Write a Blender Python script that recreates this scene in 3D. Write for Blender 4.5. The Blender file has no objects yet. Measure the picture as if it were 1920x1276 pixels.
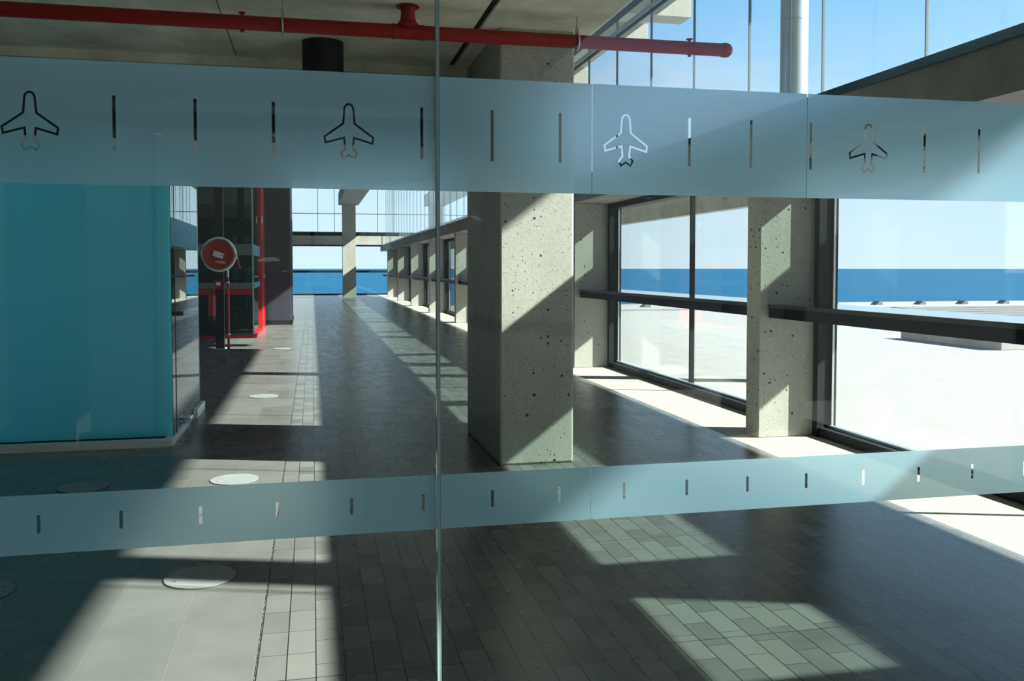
import bpy, bmesh, math, random
from mathutils import Vector, Matrix
random.seed(7)
S = bpy.context.scene
COL = S.collection
PI = math.pi

# ------------------------------------------------------------------ camera
F = 1680.0
PITCH = math.atan(67 / F)
YAW = math.atan(374 / math.hypot(F, 67))
EYE = 1.365
cd = bpy.data.cameras.new('camera'); cam = bpy.data.objects.new('camera', cd); COL.objects.link(cam)
cam.location = (0, 0, EYE)
cam.rotation_euler = (PI / 2 - PITCH, 0, -YAW)
cd.sensor_width = 36; cd.lens = F / 1920 * 36
cd.shift_y = -68 / 1920
cd.clip_start = 0.05; cd.clip_end = 60000
S.camera = cam

# ------------------------------------------------------------------ sky, sun, exposure
S.view_settings.view_transform = 'Standard'
S.view_settings.look = 'None'
S.view_settings.gamma = 1
S.view_settings.use_curve_mapping = False
S.view_settings.exposure = 0.35
S.cycles.transparent_max_bounces = 32
S.cycles.max_bounces = 10

w = bpy.data.worlds.new('world'); S.world = w; w.use_nodes = True
nt = w.node_tree; nt.nodes.clear()
def N(nt, t, **kw):
    n = nt.nodes.new(t)
    for k, v in kw.items(): setattr(n, k, v)
    return n
L = lambda nt, a, b: nt.links.new(a, b)
tc = N(nt, 'ShaderNodeTexCoord'); sp = N(nt, 'ShaderNodeSeparateXYZ'); L(nt, tc.outputs['Generated'], sp.inputs[0])
rp = N(nt, 'ShaderNodeValToRGB'); L(nt, sp.outputs['Z'], rp.inputs[0])
cr = rp.color_ramp
cr.elements[0].position = 0.0; cr.elements[0].color = (0.74, 0.87, 1.0, 1)
cr.elements[1].position = 0.75; cr.elements[1].color = (0.05, 0.20, 0.66, 1)
e = cr.elements.new(0.10); e.color = (0.63, 0.81, 1.0, 1)
e = cr.elements.new(0.27); e.color = (0.30, 0.60, 1.0, 1)
mp = N(nt, 'ShaderNodeMapping'); mp.inputs['Scale'].default_value = (2.2, 2.2, 6.5); L(nt, tc.outputs['Generated'], mp.inputs[0])
ns = N(nt, 'ShaderNodeTexNoise'); ns.inputs['Scale'].default_value = 1.6; ns.inputs['Detail'].default_value = 7; ns.inputs['Roughness'].default_value = 0.6
L(nt, mp.outputs[0], ns.inputs['Vector'])
mr = N(nt, 'ShaderNodeMapRange'); mr.inputs[1].default_value = 0.48; mr.inputs[2].default_value = 0.85; mr.inputs[4].default_value = 0.8
L(nt, ns.outputs['Fac'], mr.inputs[0])
mx = N(nt, 'ShaderNodeMix', data_type='RGBA'); L(nt, mr.outputs[0], mx.inputs[0]); L(nt, rp.outputs[0], mx.inputs[6])
mx.inputs[7].default_value = (0.80, 0.88, 0.95, 1)
bg = N(nt, 'ShaderNodeBackground'); L(nt, mx.outputs[2], bg.inputs[0]); bg.inputs[1].default_value = 0.98
wo = N(nt, 'ShaderNodeOutputWorld'); L(nt, bg.outputs[0], wo.inputs[0])

EL = math.radians(35.9); AZ = math.radians(-18.0)
tosun = Vector((math.cos(EL) * math.cos(AZ), math.cos(EL) * math.sin(AZ), math.sin(EL)))
sl = bpy.data.lights.new('sun', 'SUN'); sl.energy = 17.5; sl.angle = math.radians(0.6); sl.color = (1.0, 0.97, 0.90)
so = bpy.data.objects.new('sun', sl); COL.objects.link(so)
so.rotation_euler = tosun.to_track_quat('Z', 'Y').to_euler(); so.location = (20, -8, 16)

# ------------------------------------------------------------------ materials
def mat(name, col=(0.5,)*3, rough=0.6, metal=0.0, spec=0.5):
    m = bpy.data.materials.new(name); m.use_nodes = True
    b = m.node_tree.nodes['Principled BSDF']
    b.inputs['Base Color'].default_value = (*col, 1); b.inputs['Roughness'].default_value = rough
    b.inputs['Metallic'].default_value = metal; b.inputs['Specular IOR Level'].default_value = spec
    return m
def noisy(m, col, amt=0.15, scale=3.0, bump=0.0, bscale=60, stretch=(1, 1, 1), rough_var=0.0):
    nt = m.node_tree; b = nt.nodes['Principled BSDF']
    g = N(nt, 'ShaderNodeNewGeometry'); mp = N(nt, 'ShaderNodeMapping'); mp.inputs['Scale'].default_value = stretch
    L(nt, g.outputs['Position'], mp.inputs[0])
    a = N(nt, 'ShaderNodeTexNoise'); a.inputs['Scale'].default_value = scale; a.inputs['Detail'].default_value = 8; a.inputs['Roughness'].default_value = 0.65
    L(nt, mp.outputs[0], a.inputs['Vector'])
    r = N(nt, 'ShaderNodeMapRange'); r.inputs[1].default_value = 0.25; r.inputs[2].default_value = 0.75
    r.inputs[3].default_value = 1 - amt; r.inputs[4].default_value = 1 + amt; L(nt, a.outputs['Fac'], r.inputs[0])
    v = N(nt, 'ShaderNodeVectorMath', operation='SCALE'); v.inputs[0].default_value = col; L(nt, r.outputs[0], v.inputs['Scale'])
    L(nt, v.outputs[0], b.inputs['Base Color'])
    if bump:
        a2 = N(nt, 'ShaderNodeTexNoise'); a2.inputs['Scale'].default_value = bscale; a2.inputs['Detail'].default_value = 5
        L(nt, g.outputs['Position'], a2.inputs['Vector'])
        bp = N(nt, 'ShaderNodeBump'); bp.inputs['Strength'].default_value = bump; bp.inputs['Distance'].default_value = 0.01
        L(nt, a2.outputs['Fac'], bp.inputs['Height']); L(nt, bp.outputs[0], b.inputs['Normal'])
    return v
def concrete(name, col, amt=0.16, pits=True, joint=None):
    m = mat(name, col, 0.8, spec=0.3); nt = m.node_tree; b = nt.nodes['Principled BSDF']
    v = noisy(m, col, amt, 2.3, stretch=(1, 1, 0.6))
    g = N(nt, 'ShaderNodeNewGeometry')
    fine = N(nt, 'ShaderNodeTexNoise'); fine.inputs['Scale'].default_value = 45; fine.inputs['Detail'].default_value = 6; L(nt, g.outputs['Position'], fine.inputs['Vector'])
    fr = N(nt, 'ShaderNodeMapRange'); fr.inputs[1].default_value = 0.3; fr.inputs[2].default_value = 0.7; fr.inputs[3].default_value = 0.93; fr.inputs[4].default_value = 1.06
    L(nt, fine.outputs['Fac'], fr.inputs[0])
    v2 = N(nt, 'ShaderNodeVectorMath', operation='SCALE'); L(nt, v.outputs[0], v2.inputs[0]); L(nt, fr.outputs[0], v2.inputs['Scale'])
    last = v2.outputs[0]; bh = None
    if pits:
        for sc, th, rr_ in ((60, 0.45, 0.26), (20, 0.62, 0.24)):
            vo = N(nt, 'ShaderNodeTexVoronoi'); vo.inputs['Scale'].default_value = sc; L(nt, g.outputs['Position'], vo.inputs['Vector'])
            sr = N(nt, 'ShaderNodeSeparateColor'); L(nt, vo.outputs['Color'], sr.inputs[0])
            rad = N(nt, 'ShaderNodeMapRange'); rad.inputs[1].default_value = th; rad.inputs[2].default_value = 1.0; rad.inputs[3].default_value = 0.0; rad.inputs[4].default_value = rr_
            L(nt, sr.outputs[0], rad.inputs[0])
            lt = N(nt, 'ShaderNodeMath', operation='LESS_THAN'); L(nt, vo.outputs['Distance'], lt.inputs[0]); L(nt, rad.outputs[0], lt.inputs[1])
            mxx = N(nt, 'ShaderNodeMix', data_type='RGBA'); L(nt, lt.outputs[0], mxx.inputs[0]); L(nt, last, mxx.inputs[6])
            mxx.inputs[7].default_value = tuple(c * 0.14 for c in col) + (1,); last = mxx.outputs[2]
    if joint is not None:
        sz = N(nt, 'ShaderNodeSeparateXYZ'); L(nt, g.outputs['Position'], sz.inputs[0])
        wv = N(nt, 'ShaderNodeTexNoise'); wv.inputs['Scale'].default_value = 5.0; wv.inputs['Detail'].default_value = 4; L(nt, g.outputs['Position'], wv.inputs['Vector'])
        zz = _math(nt, 'ADD', _math(nt, 'SUBTRACT', sz.outputs['Z'], joint), _math(nt, 'MULTIPLY', _math(nt, 'SUBTRACT', wv.outputs['Fac'], 0.5), 0.16))
        az = _math(nt, 'ABSOLUTE', zz)
        sm = N(nt, 'ShaderNodeMapRange', interpolation_type='SMOOTHSTEP'); sm.inputs[1].default_value = 0.0; sm.inputs[2].default_value = 0.09; sm.inputs[3].default_value = 0.80; sm.inputs[4].default_value = 1.0; L(nt, az, sm.inputs[0])
        ln = N(nt, 'ShaderNodeMapRange'); ln.inputs[1].default_value = 0.0015; ln.inputs[2].default_value = 0.004; ln.inputs[3].default_value = 1.25; ln.inputs[4].default_value = 1.0; L(nt, az, ln.inputs[0])
        v3 = N(nt, 'ShaderNodeVectorMath', operation='SCALE'); L(nt, last, v3.inputs[0]); L(nt, _math(nt, 'MULTIPLY', sm.outputs[0], ln.outputs[0]), v3.inputs['Scale']); last = v3.outputs[0]
    L(nt, last, b.inputs['Base Color'])
    bp = N(nt, 'ShaderNodeBump'); bp.inputs['Strength'].default_value = 0.25; bp.inputs['Distance'].default_value = 0.004
    L(nt, fine.outputs['Fac'], bp.inputs['Height']); L(nt, bp.outputs[0], b.inputs['Normal'])
    return m
def glass(name, tint=(0.93, 0.97, 0.96), f0=0.04, rough=0.0, fmax=1.0, dark=None):
    """architectural pane: tinted see-through with a mirror sheen that grows towards grazing angles"""
    m = bpy.data.materials.new(name); m.use_nodes = True; nt = m.node_tree; nt.nodes.clear()
    g = N(nt, 'ShaderNodeNewGeometry'); d = N(nt, 'ShaderNodeVectorMath', operation='DOT_PRODUCT')
    L(nt, g.outputs['Normal'], d.inputs[0]); L(nt, g.outputs['Incoming'], d.inputs[1])
    a = N(nt, 'ShaderNodeMath', operation='ABSOLUTE'); L(nt, d.outputs['Value'], a.inputs[0])
    s = N(nt, 'ShaderNodeMath', operation='SUBTRACT'); s.inputs[0].default_value = 1; L(nt, a.outputs[0], s.inputs[1])
    p = N(nt, 'ShaderNodeMath', operation='POWER'); L(nt, s.outputs[0], p.inputs[0]); p.inputs[1].default_value = 5
    r = N(nt, 'ShaderNodeMapRange'); r.inputs[3].default_value = f0; r.inputs[4].default_value = fmax; L(nt, p.outputs[0], r.inputs[0])
    t = N(nt, 'ShaderNodeBsdfTransparent'); t.inputs[0].default_value = (*tint, 1)
    gl = N(nt, 'ShaderNodeBsdfGlossy'); gl.inputs['Roughness'].default_value = rough; gl.inputs[0].default_value = (1, 1, 1, 1)
    under = t.outputs[0]
    if dark is not None:
        df = N(nt, 'ShaderNodeBsdfDiffuse'); df.inputs[0].default_value = (*dark[0], 1)
        m2 = N(nt, 'ShaderNodeMixShader'); m2.inputs[0].default_value = dark[1]; L(nt, t.outputs[0], m2.inputs[1]); L(nt, df.outputs[0], m2.inputs[2]); under = m2.outputs[0]
    mxs = N(nt, 'ShaderNodeMixShader'); L(nt, r.outputs[0], mxs.inputs[0]); L(nt, under, mxs.inputs[1]); L(nt, gl.outputs[0], mxs.inputs[2])
    o = N(nt, 'ShaderNodeOutputMaterial'); L(nt, mxs.outputs[0], o.inputs[0])
    return m
def frosted(name, refl, trans, clear=0.08, gloss=0.05):
    m = bpy.data.materials.new(name); m.use_nodes = True; nt = m.node_tree; nt.nodes.clear()
    d = N(nt, 'ShaderNodeBsdfDiffuse'); d.inputs[0].default_value = (*refl, 1)
    t = N(nt, 'ShaderNodeBsdfTranslucent'); t.inputs[0].default_value = (*trans, 1)
    ad = N(nt, 'ShaderNodeAddShader'); L(nt, d.outputs[0], ad.inputs[0]); L(nt, t.outputs[0], ad.inputs[1])
    tr = N(nt, 'ShaderNodeBsdfTransparent'); m1 = N(nt, 'ShaderNodeMixShader'); m1.inputs[0].default_value = clear
    L(nt, ad.outputs[0], m1.inputs[1]); L(nt, tr.outputs[0], m1.inputs[2])
    g = N(nt, 'ShaderNodeBsdfGlossy'); g.inputs['Roughness'].default_value = 0.0; m2 = N(nt, 'ShaderNodeMixShader'); m2.inputs[0].default_value = gloss
    L(nt, m1.outputs[0], m2.inputs[1]); L(nt, g.outputs[0], m2.inputs[2])
    o = N(nt, 'ShaderNodeOutputMaterial'); L(nt, m2.outputs[0], o.inputs[0])
    return m

def tile_material():
    m = mat('grey_stone_paving', (0.3, 0.3, 0.3), 0.45, spec=0.38); nt = m.node_tree; b = nt.nodes['Principled BSDF']
    M = lambda op, a, c=None: _math(nt, op, a, c)
    g = N(nt, 'ShaderNodeNewGeometry'); s = N(nt, 'ShaderNodeSeparateXYZ'); L(nt, g.outputs['Position'], s.inputs[0])
    X, Y = s.outputs['X'], s.outputs['Y']
    def pattern(wx, wy, x0, y0, jx, jy, stagger):
        u = M('DIVIDE', M('SUBTRACT', X, x0), wx); iu = M('FLOOR', u)
        wn = N(nt, 'ShaderNodeTexWhiteNoise', noise_dimensions='1D'); L(nt, iu, wn.inputs['W'])
        off = M('MULTIPLY', M('FLOOR', M('MULTIPLY', wn.outputs['Value'], 3.999)), stagger)
        v = M('ADD', M('DIVIDE', M('SUBTRACT', Y, y0), wy), off); iv = M('FLOOR', v)
        cb = N(nt, 'ShaderNodeCombineXYZ'); L(nt, iu, cb.inputs[0]); L(nt, iv, cb.inputs[1])
        w2 = N(nt, 'ShaderNodeTexWhiteNoise', noise_dimensions='2D'); L(nt, cb.outputs[0], w2.inputs['Vector'])
        fu = M('SUBTRACT', u, iu); fv = M('SUBTRACT', v, iv)
        eu = M('MINIMUM', fu, M('SUBTRACT', 1.0, fu)); ev = M('MINIMUM', fv, M('SUBTRACT', 1.0, fv))
        ju = M('LESS_THAN', M('MULTIPLY', eu, wx), jx); jv = M('LESS_THAN', M('MULTIPLY', ev, wy), jy)
        return w2.outputs['Value'], M('MAXIMUM', ju, jv)
    c1, j1 = pattern(0.0985, 0.2035, 0.0, 4.235, 0.0021, 0.0014, 0.25)
    c2, j2 = pattern(0.2950, 0.610, -0.204, 4.235, 0.0011, 0.0009, 0.5)
    left = M('LESS_THAN', X, -0.204)
    cl = N(nt, 'ShaderNodeMix', data_type='FLOAT'); L(nt, left, cl.inputs[0]); L(nt, c1, cl.inputs[2]); L(nt, c2, cl.inputs[3])
    jj = N(nt, 'ShaderNodeMix', data_type='FLOAT'); L(nt, left, jj.inputs[0]); L(nt, j1, jj.inputs[2]); L(nt, j2, jj.inputs[3])
    nj = N(nt, 'ShaderNodeTexNoise'); nj.inputs['Scale'].default_value = 30; L(nt, g.outputs['Position'], nj.inputs['Vector'])
    # movement joints across the corridor every 1.22 m
    t = M('DIVIDE', M('SUBTRACT', Y, 4.235), 1.22); ft = M('SUBTRACT', t, M('FLOOR', t)); et = M('MULTIPLY', M('MINIMUM', ft, M('SUBTRACT', 1.0, ft)), 1.22)
    jt = M('LESS_THAN', et, 0.002)
    edge = M('LESS_THAN', M('ABSOLUTE', M('ADD', X, 0.204)), M('MULTIPLY', M('GREATER_THAN', nj.outputs['Fac'], 0.47), 0.0035))
    joint = M('MAXIMUM', M('MAXIMUM', jj.outputs[0], jt), edge)
    n = N(nt, 'ShaderNodeTexNoise'); n.inputs['Scale'].default_value = 4; n.inputs['Detail'].default_value = 8; n.inputs['Roughness'].default_value = 0.55
    L(nt, g.outputs['Position'], n.inputs['Vector'])
    nf = N(nt, 'ShaderNodeTexNoise'); nf.inputs['Scale'].default_value = 220; nf.inputs['Detail'].default_value = 3; L(nt, g.outputs['Position'], nf.inputs['Vector'])
    amp = N(nt, 'ShaderNodeMix', data_type='FLOAT'); L(nt, left, amp.inputs[0]); amp.inputs[2].default_value = 0.42; amp.inputs[3].default_value = 0.16
    k = M('ADD', M('MULTIPLY', M('SUBTRACT', cl.outputs[0], 0.5), amp.outputs[0]), M('MULTIPLY', M('SUBTRACT', n.outputs['Fac'], 0.5), 0.45))
    k = M('ADD', k, M('MULTIPLY', M('SUBTRACT', nf.outputs['Fac'], 0.5), 0.25)); k = M('ADD', k, 1.0)
    v = N(nt, 'ShaderNodeVectorMath', operation='SCALE'); v.inputs[0].default_value = TILE; L(nt, k, v.inputs['Scale'])
    mxx = N(nt, 'ShaderNodeMix', data_type='RGBA'); L(nt, joint, mxx.inputs[0]); L(nt, v.outputs[0], mxx.inputs[6])
    jc = N(nt, 'ShaderNodeMix', data_type='RGBA'); L(nt, left, jc.inputs[0]); jc.inputs[6].default_value = (0.016, 0.015, 0.014, 1); jc.inputs[7].default_value = (0.19, 0.165, 0.15, 1); L(nt, jc.outputs[2], mxx.inputs[7])
    L(nt, mxx.outputs[2], b.inputs['Base Color'])
    rr = N(nt, 'ShaderNodeMapRange'); rr.inputs[3].default_value = 0.21; rr.inputs[4].default_value = 0.29; L(nt, n.outputs['Fac'], rr.inputs[0]); 
    r2 = M('ADD', rr.outputs[0], M('MULTIPLY', cl.outputs[0], 0.04)); L(nt, r2, b.inputs['Roughness'])
    bp = N(nt, 'ShaderNodeBump'); bp.inputs['Strength'].default_value = 0.35; bp.inputs['Distance'].default_value = 0.003; bp.invert = True
    hh = M('ADD', joint, M('MULTIPLY', nf.outputs['Fac'], 0.3)); L(nt, hh, bp.inputs['Height']); L(nt, bp.outputs[0], b.inputs['Normal'])
    return m
def _math(nt, op, a, c=None):
    n = N(nt, 'ShaderNodeMath', operation=op)
    for i, v in enumerate((a, c)):
        if v is None: continue
        if isinstance(v, (int, float)): n.inputs[i].default_value = v
        else: L(nt, v, n.inputs[i])
    return n.outputs[0]
TILE = (0.138, 0.138, 0.130)

MT = {}
MT['tile'] = tile_material()
MT['conc'] = concrete('cast_concrete', (0.44, 0.425, 0.38))
MT['conc_pillar'] = concrete('pillar_concrete', (0.42, 0.405, 0.36), joint=0.95)
MT['conc_dark'] = concrete('beam_concrete', (0.36, 0.34, 0.325), pits=False, amt=0.22)
MT['conc_ceiling'] = concrete('ceiling_concrete', (0.78, 0.74, 0.62), pits=False, amt=0.32)
MT['sill'] = concrete('pale_sill_concrete', (0.31, 0.30, 0.265), pits=False, amt=0.07)
MT['terrace'] = concrete('white_terrace_concrete', (0.265, 0.26, 0.25), pits=False, amt=0.10)
MT['gravel'] = concrete('grey_gravel', (0.16, 0.158, 0.15), pits=False, amt=0.2)
MT['frame'] = mat('dark_aluminium', (0.010, 0.014, 0.017), 0.55, 0.0, 0.25)
MT['steel'] = mat('brushed_zinc', (0.62, 0.66, 0.68), 0.32, 0.85)
MT['flash'] = mat('sky_tinted_flashing', (0.12, 0.22, 0.28), 0.25, 0.7)  # blue base colour stands in for sky mirrored in the ledge
MT['black'] = mat('black_metal', (0.008, 0.009, 0.010), 0.5)
MT['header'] = mat('black_header', (0.012, 0.014, 0.015), 0.6)
MT['red'] = mat('red_pipe_paint', (0.30, 0.002, 0.004), 0.5)
MT['redb'] = mat('red_frame_paint', (0.42, 0.008, 0.010), 0.35)
MT['white'] = mat('white_hose_rubber', (0.72, 0.74, 0.74), 0.5)
MT['galv'] = mat('galvanised_steel', (0.45, 0.47, 0.47), 0.4, 0.8)
MT['alu'] = mat('white_aluminium_channel', (0.85, 0.86, 0.85), 0.5, 0.0)
MT['chrome'] = mat('polished_chrome', (0.7, 0.7, 0.7), 0.12, 1.0)
MT['wallblue'] = mat('dark_blue_grey_paint', (0.035, 0.037, 0.055), 0.55)
MT['cover'] = mat('pale_metal_cover', (0.26, 0.27, 0.27), 0.45, 0.1); noisy(MT['cover'], (0.26, 0.27, 0.27), 0.12, 14)
MT['ring'] = mat('dark_cover_ring', (0.05, 0.05, 0.05), 0.7)
MT['green'] = mat('green_sign', (0.02, 0.30, 0.14), 0.5)
MT['card'] = mat('white_card', (0.75, 0.80, 0.80), 0.5)
MT['seam'] = mat('dark_sealant', (0.02, 0.02, 0.018), 0.9)
noisy(MT['wallblue'], (0.035, 0.037, 0.055), 0.2, 4)
noisy(MT['steel'], (0.62, 0.66, 0.68), 0.08, 5, stretch=(1, 1, 0.3)); noisy(MT['red'], (0.30, 0.002, 0.004), 0.10, 9)
MT['glass'] = glass('window_glass', (0.975, 0.992, 0.985), f0=0.03)
MT['glass_front'] = glass('partition_glass', (0.935, 0.975, 0.965), f0=0.021)
MT['glass_green'] = glass('sun_dimming_glass', (0.66, 0.73, 0.71))
MT['glass_box'] = glass('darkened_box_glass', (0.25, 0.38, 0.38), f0=0.12)  # dark of the room behind is put into the tint
MT['glass_kiosk'] = glass('dark_kiosk_glass', (0.10, 0.16, 0.15), f0=0.05, dark=((0.01, 0.035, 0.035), 0.5))
MT['glass_edge'] = mat('green_glass_edge', (0.30, 0.45, 0.42), 0.15)
MT['film'] = frosted('frosted_film', (0.19, 0.34, 0.40), (0.44, 0.68, 0.79), 0.03, 0.025)
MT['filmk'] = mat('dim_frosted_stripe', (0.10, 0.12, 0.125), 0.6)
_n = MT['film'].node_tree; _t = [x for x in _n.nodes if x.type == 'BSDF_TRANSPARENT'][0]; _m = [l.to_node for l in _n.links if l.from_node == _t][0]
_rf = N(_n, 'ShaderNodeBsdfRefraction'); _rf.inputs['Color'].default_value = (0.74, 0.95, 1.0, 1); _rf.inputs["Roughness"].default_value = 0.6; _rf.inputs['IOR'].default_value = 1.18
_m2 = N(_n, 'ShaderNodeMixShader'); _m2.inputs[0].default_value = 0.46
_src = _m.inputs[1].links[0].from_socket
L(_n, _src, _m2.inputs[1]); L(_n, _rf.outputs[0], _m2.inputs[2]); L(_n, _m2.outputs[0], _m.inputs[1])
MT['teal'] = frosted('teal_frosted_glass', (0.13, 0.38, 0.41), (0.27, 0.72, 0.78), 0.0, 0.02)
MT['joint'] = mat('grey_glazing_joint', (0.10, 0.14, 0.15), 0.6)
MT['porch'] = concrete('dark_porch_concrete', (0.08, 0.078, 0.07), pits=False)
MT['asphalt'] = mat('dark_asphalt', (0.014, 0.016, 0.017), 0.9, spec=0.2)
MT['sea'] = mat('sea_water', (0.007, 0.068, 0.135), 0.9, spec=0.08); noisy(MT['sea'], (0.007, 0.068, 0.135), 0.16, 0.02, stretch=(1, 0.25, 1))

# ------------------------------------------------------------------ mesh helpers
class MB:
    def __init__(s): s.bm = bmesh.new()
    def box(s, x0, x1, y0, y1, z0, z1, bev=0.0):
        r = bmesh.ops.create_cube(s.bm, size=1)
        M = Matrix.Translation(((x0 + x1) / 2, (y0 + y1) / 2, (z0 + z1) / 2)) @ Matrix.Diagonal((abs(x1 - x0), abs(y1 - y0), abs(z1 - z0), 1))
        bmesh.ops.transform(s.bm, matrix=M, verts=r['verts'])
        if bev:
            ed = list({e for v in r['verts'] for e in v.link_edges})
            bmesh.ops.bevel(s.bm, geom=ed, offset=bev, segments=2, affect='EDGES', profile=0.5)
        return s
    def cyl(s, a, b, r, r2=None, seg=32, cap=True):
        a, b = Vector(a), Vector(b); d = b - a
        q = d.to_track_quat('Z', 'Y').to_matrix().to_4x4()
        bmesh.ops.create_cone(s.bm, cap_ends=cap, segments=seg, radius1=r, radius2=r if r2 is None else r2, depth=d.length,
                              matrix=Matrix.Translation((a + b) / 2) @ q)
        return s
    def lathe(s, prof, origin, axis='Z', seg=40):
        """prof: list of (radius, height) revolved about the axis through origin"""
        rings = []
        for r, h in prof:
            ring = []
            for i in range(seg):
                t = 2 * PI * i / seg; p = Vector((r * math.cos(t), r * math.sin(t), h))
                if axis == 'Y': p = Vector((p.x, -p.z, p.y))     # height runs towards -Y
                if axis == 'X': p = Vector((p.z, p.x, p.y))
                ring.append(s.bm.verts.new(p + Vector(origin)))
            rings.append(ring)
        for a, b in zip(rings, rings[1:]):
            for i in range(seg):
                s.bm.faces.new((a[i], a[(i + 1) % seg], b[(i + 1) % seg], b[i]))
        s.bm.faces.new(rings[0][::-1]); s.bm.faces.new(rings[-1])
        return s
    def tube(s, pts, r, seg=12, r1=None):
        pts = [Vector(p) for p in pts]; rings = []
        for i, p in enumerate(pts):
            t = (pts[min(i + 1, len(pts) - 1)] - pts[max(i - 1, 0)]).normalized()
            up = Vector((0, 0, 1)) if abs(t.z) < 0.9 else Vector((0, 1, 0))
            a = t.cross(up).normalized(); b = a.cross(t).normalized()
            rr = r if r1 is None else r + (r1 - r) * i / (len(pts) - 1)
            rings.append([s.bm.verts.new(p + a * rr * math.cos(2 * PI * k / seg) + b * rr * math.sin(2 * PI * k / seg)) for k in range(seg)])
        for x, y in zip(rings, rings[1:]):
            for k in range(seg): s.bm.faces.new((x[k], x[(k + 1) % seg], y[(k + 1) % seg], y[k]))
        s.bm.faces.new(rings[0][::-1]); s.bm.faces.new(rings[-1])
        return s
    def extrude(s, prof, y0, y1):
        """prof in the XZ plane swept along Y"""
        a = [s.bm.verts.new((x, y0, z)) for x, z in prof]; b = [s.bm.verts.new((x, y1, z)) for x, z in prof]
        n = len(prof)
        s.bm.faces.new(a); s.bm.faces.new(b[::-1])
        for i in range(n): s.bm.faces.new((a[i], b[i], b[(i + 1) % n], a[(i + 1) % n]))
        return s
    def build(s, name, m, parent=None, smooth=False):
        bmesh.ops.recalc_face_normals(s.bm, faces=s.bm.faces)
        me = bpy.data.meshes.new(name)
        if parent is not None:
            o0 = world_loc(parent)
            bmesh.ops.translate(s.bm, vec=-o0, verts=s.bm.verts)
        else:
            xs = [v.co for v in s.bm.verts]
            o0 = Vector(((min(v.x for v in xs) + max(v.x for v in xs)) / 2, (min(v.y for v in xs) + max(v.y for v in xs)) / 2, min(v.z for v in xs)))
            bmesh.ops.translate(s.bm, vec=-o0, verts=s.bm.verts)
        s.bm.to_mesh(me); s.bm.free()
        me.materials.append(m)
        if smooth:
            for p in me.polygons: p.use_smooth = True
            try: me.set_sharp_from_angle(angle=math.radians(40))
            except Exception: pass
        o = bpy.data.objects.new(name, me); COL.objects.link(o)
        if parent is not None: o.parent = parent
        else: o.location = o0
        return o
def world_loc(o):
    v = Vector(o.location)
    while o.parent: o = o.parent; v += o.location
    return v
def tag(o, label, cat, group=None, kind=None):
    if label: o['label'] = label
    if cat: o['category'] = cat
    if group: o['group'] = group
    if kind: o['kind'] = kind
    return o
def thing(name, loc, label, cat, group=None):
    o = bpy.data.objects.new(name, None); COL.objects.link(o); o.location = loc; o.empty_display_size = 0.1
    return tag(o, label, cat, group)
def struct(o, label, cat): return tag(o, label, cat, kind='structure')
def sempty(name, loc, label, cat):
    o = thing(name, loc, label, cat); o['kind'] = 'structure'; return o
def copy_tree(o, parent=None):
    c = o.copy(); COL.objects.link(c); c.parent = parent
    for ch in [x for x in o.children]: copy_tree(ch, c)
    return c

# section of the building (metres, X across, Y along the corridor)
CEIL = 3.0
FIN0 = 6.58; BAY = 5.22
FINS = [FIN0 + BAY * i for i in range(-2, 8)]
YEND = 47.0
XF0, XF1 = 3.50, 4.15             # fins run from the corridor to the window wall

# ------------------------------------------------------------------ setting
struct(MB().box(-9, 3.29, 0.5, YEND, -0.2, 0).build('floor', MT['tile']), 'grey stone paved corridor floor with narrow strips of tile', 'floor')
struct(MB().box(-9, 3.29, -6, 0.5, -0.2, 0.0).build('porch_floor', MT['asphalt']), 'dark porch floor on the camera side of the partition', 'floor')
struct(MB().box(3.29, 4.4, -6, YEND, -0.2, 0.0).build('floor', MT['sill']), 'pale smooth concrete strip of floor along the windows', 'floor')
# lower ceiling (over the near part) with its seams
c = sempty('ceiling', (0, 4, CEIL), 'rough concrete ceiling slab over the near part of the corridor', 'ceiling')
MB().box(-9, -0.564, 1.72, 7.30, CEIL, 3.35).box(-0.556, 1.085, 1.72, 7.30, CEIL, 3.35).box(1.135, 1.908, 1.72, 7.30, CEIL, 3.35).build('slab', MT['conc_ceiling'], c)
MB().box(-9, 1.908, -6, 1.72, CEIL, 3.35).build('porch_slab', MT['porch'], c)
MB().box(1.085, 1.135, 1.72, 7.30, CEIL + 0.02, 3.33).build('movement_joint', MT['seam'], c)
MB().box(-0.564, -0.556, 1.72, 7.30, CEIL + 0.012, 3.33).build('crack_line', MT['seam'], c)
struct(MB().box(-9, 1.25, 7.30, 7.42, 2.93, 3.35).build('trim_1', MT['conc_ceiling']), 'pale concrete downstand edge at the back of the ceiling', 'beam')
struct(MB().box(-9, 1.25, 7.36, 7.60, 2.36, 2.93).build('trim_2', MT['header']), 'black metal header under the ceiling edge above the glass room', 'header')
struct(MB().box(-9, 1.25, 7.38, 7.58, 2.26, 2.36).build('trim_3', MT['alu']), 'pale metal lintel along the bottom of the black header', 'lintel')
struct(MB().box(1.910, 1.926, 1.72, 7.30, 3.0, 3.05).build('trim_5', MT['alu']), 'pale metal strip along the right edge of the ceiling', 'trim')
struct(MB().box(1.928, 1.985, 1.72, 7.30, 3.0, 3.07).build('trim_6', MT['black']), 'black track along the right edge of the ceiling', 'trim')
struct(MB().box(3.70, 3.745, 1.2, 26, 4.275, 4.315).build('trim_7', MT['alu']), 'pale horizontal transom across the clerestory glass', 'transom')
struct(MB().box(3.70, 3.745, 1.2, 26, 4.235, 4.248).build('trim_8', MT['frame']), 'thin dark line under the clerestory transom', 'transom')
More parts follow.
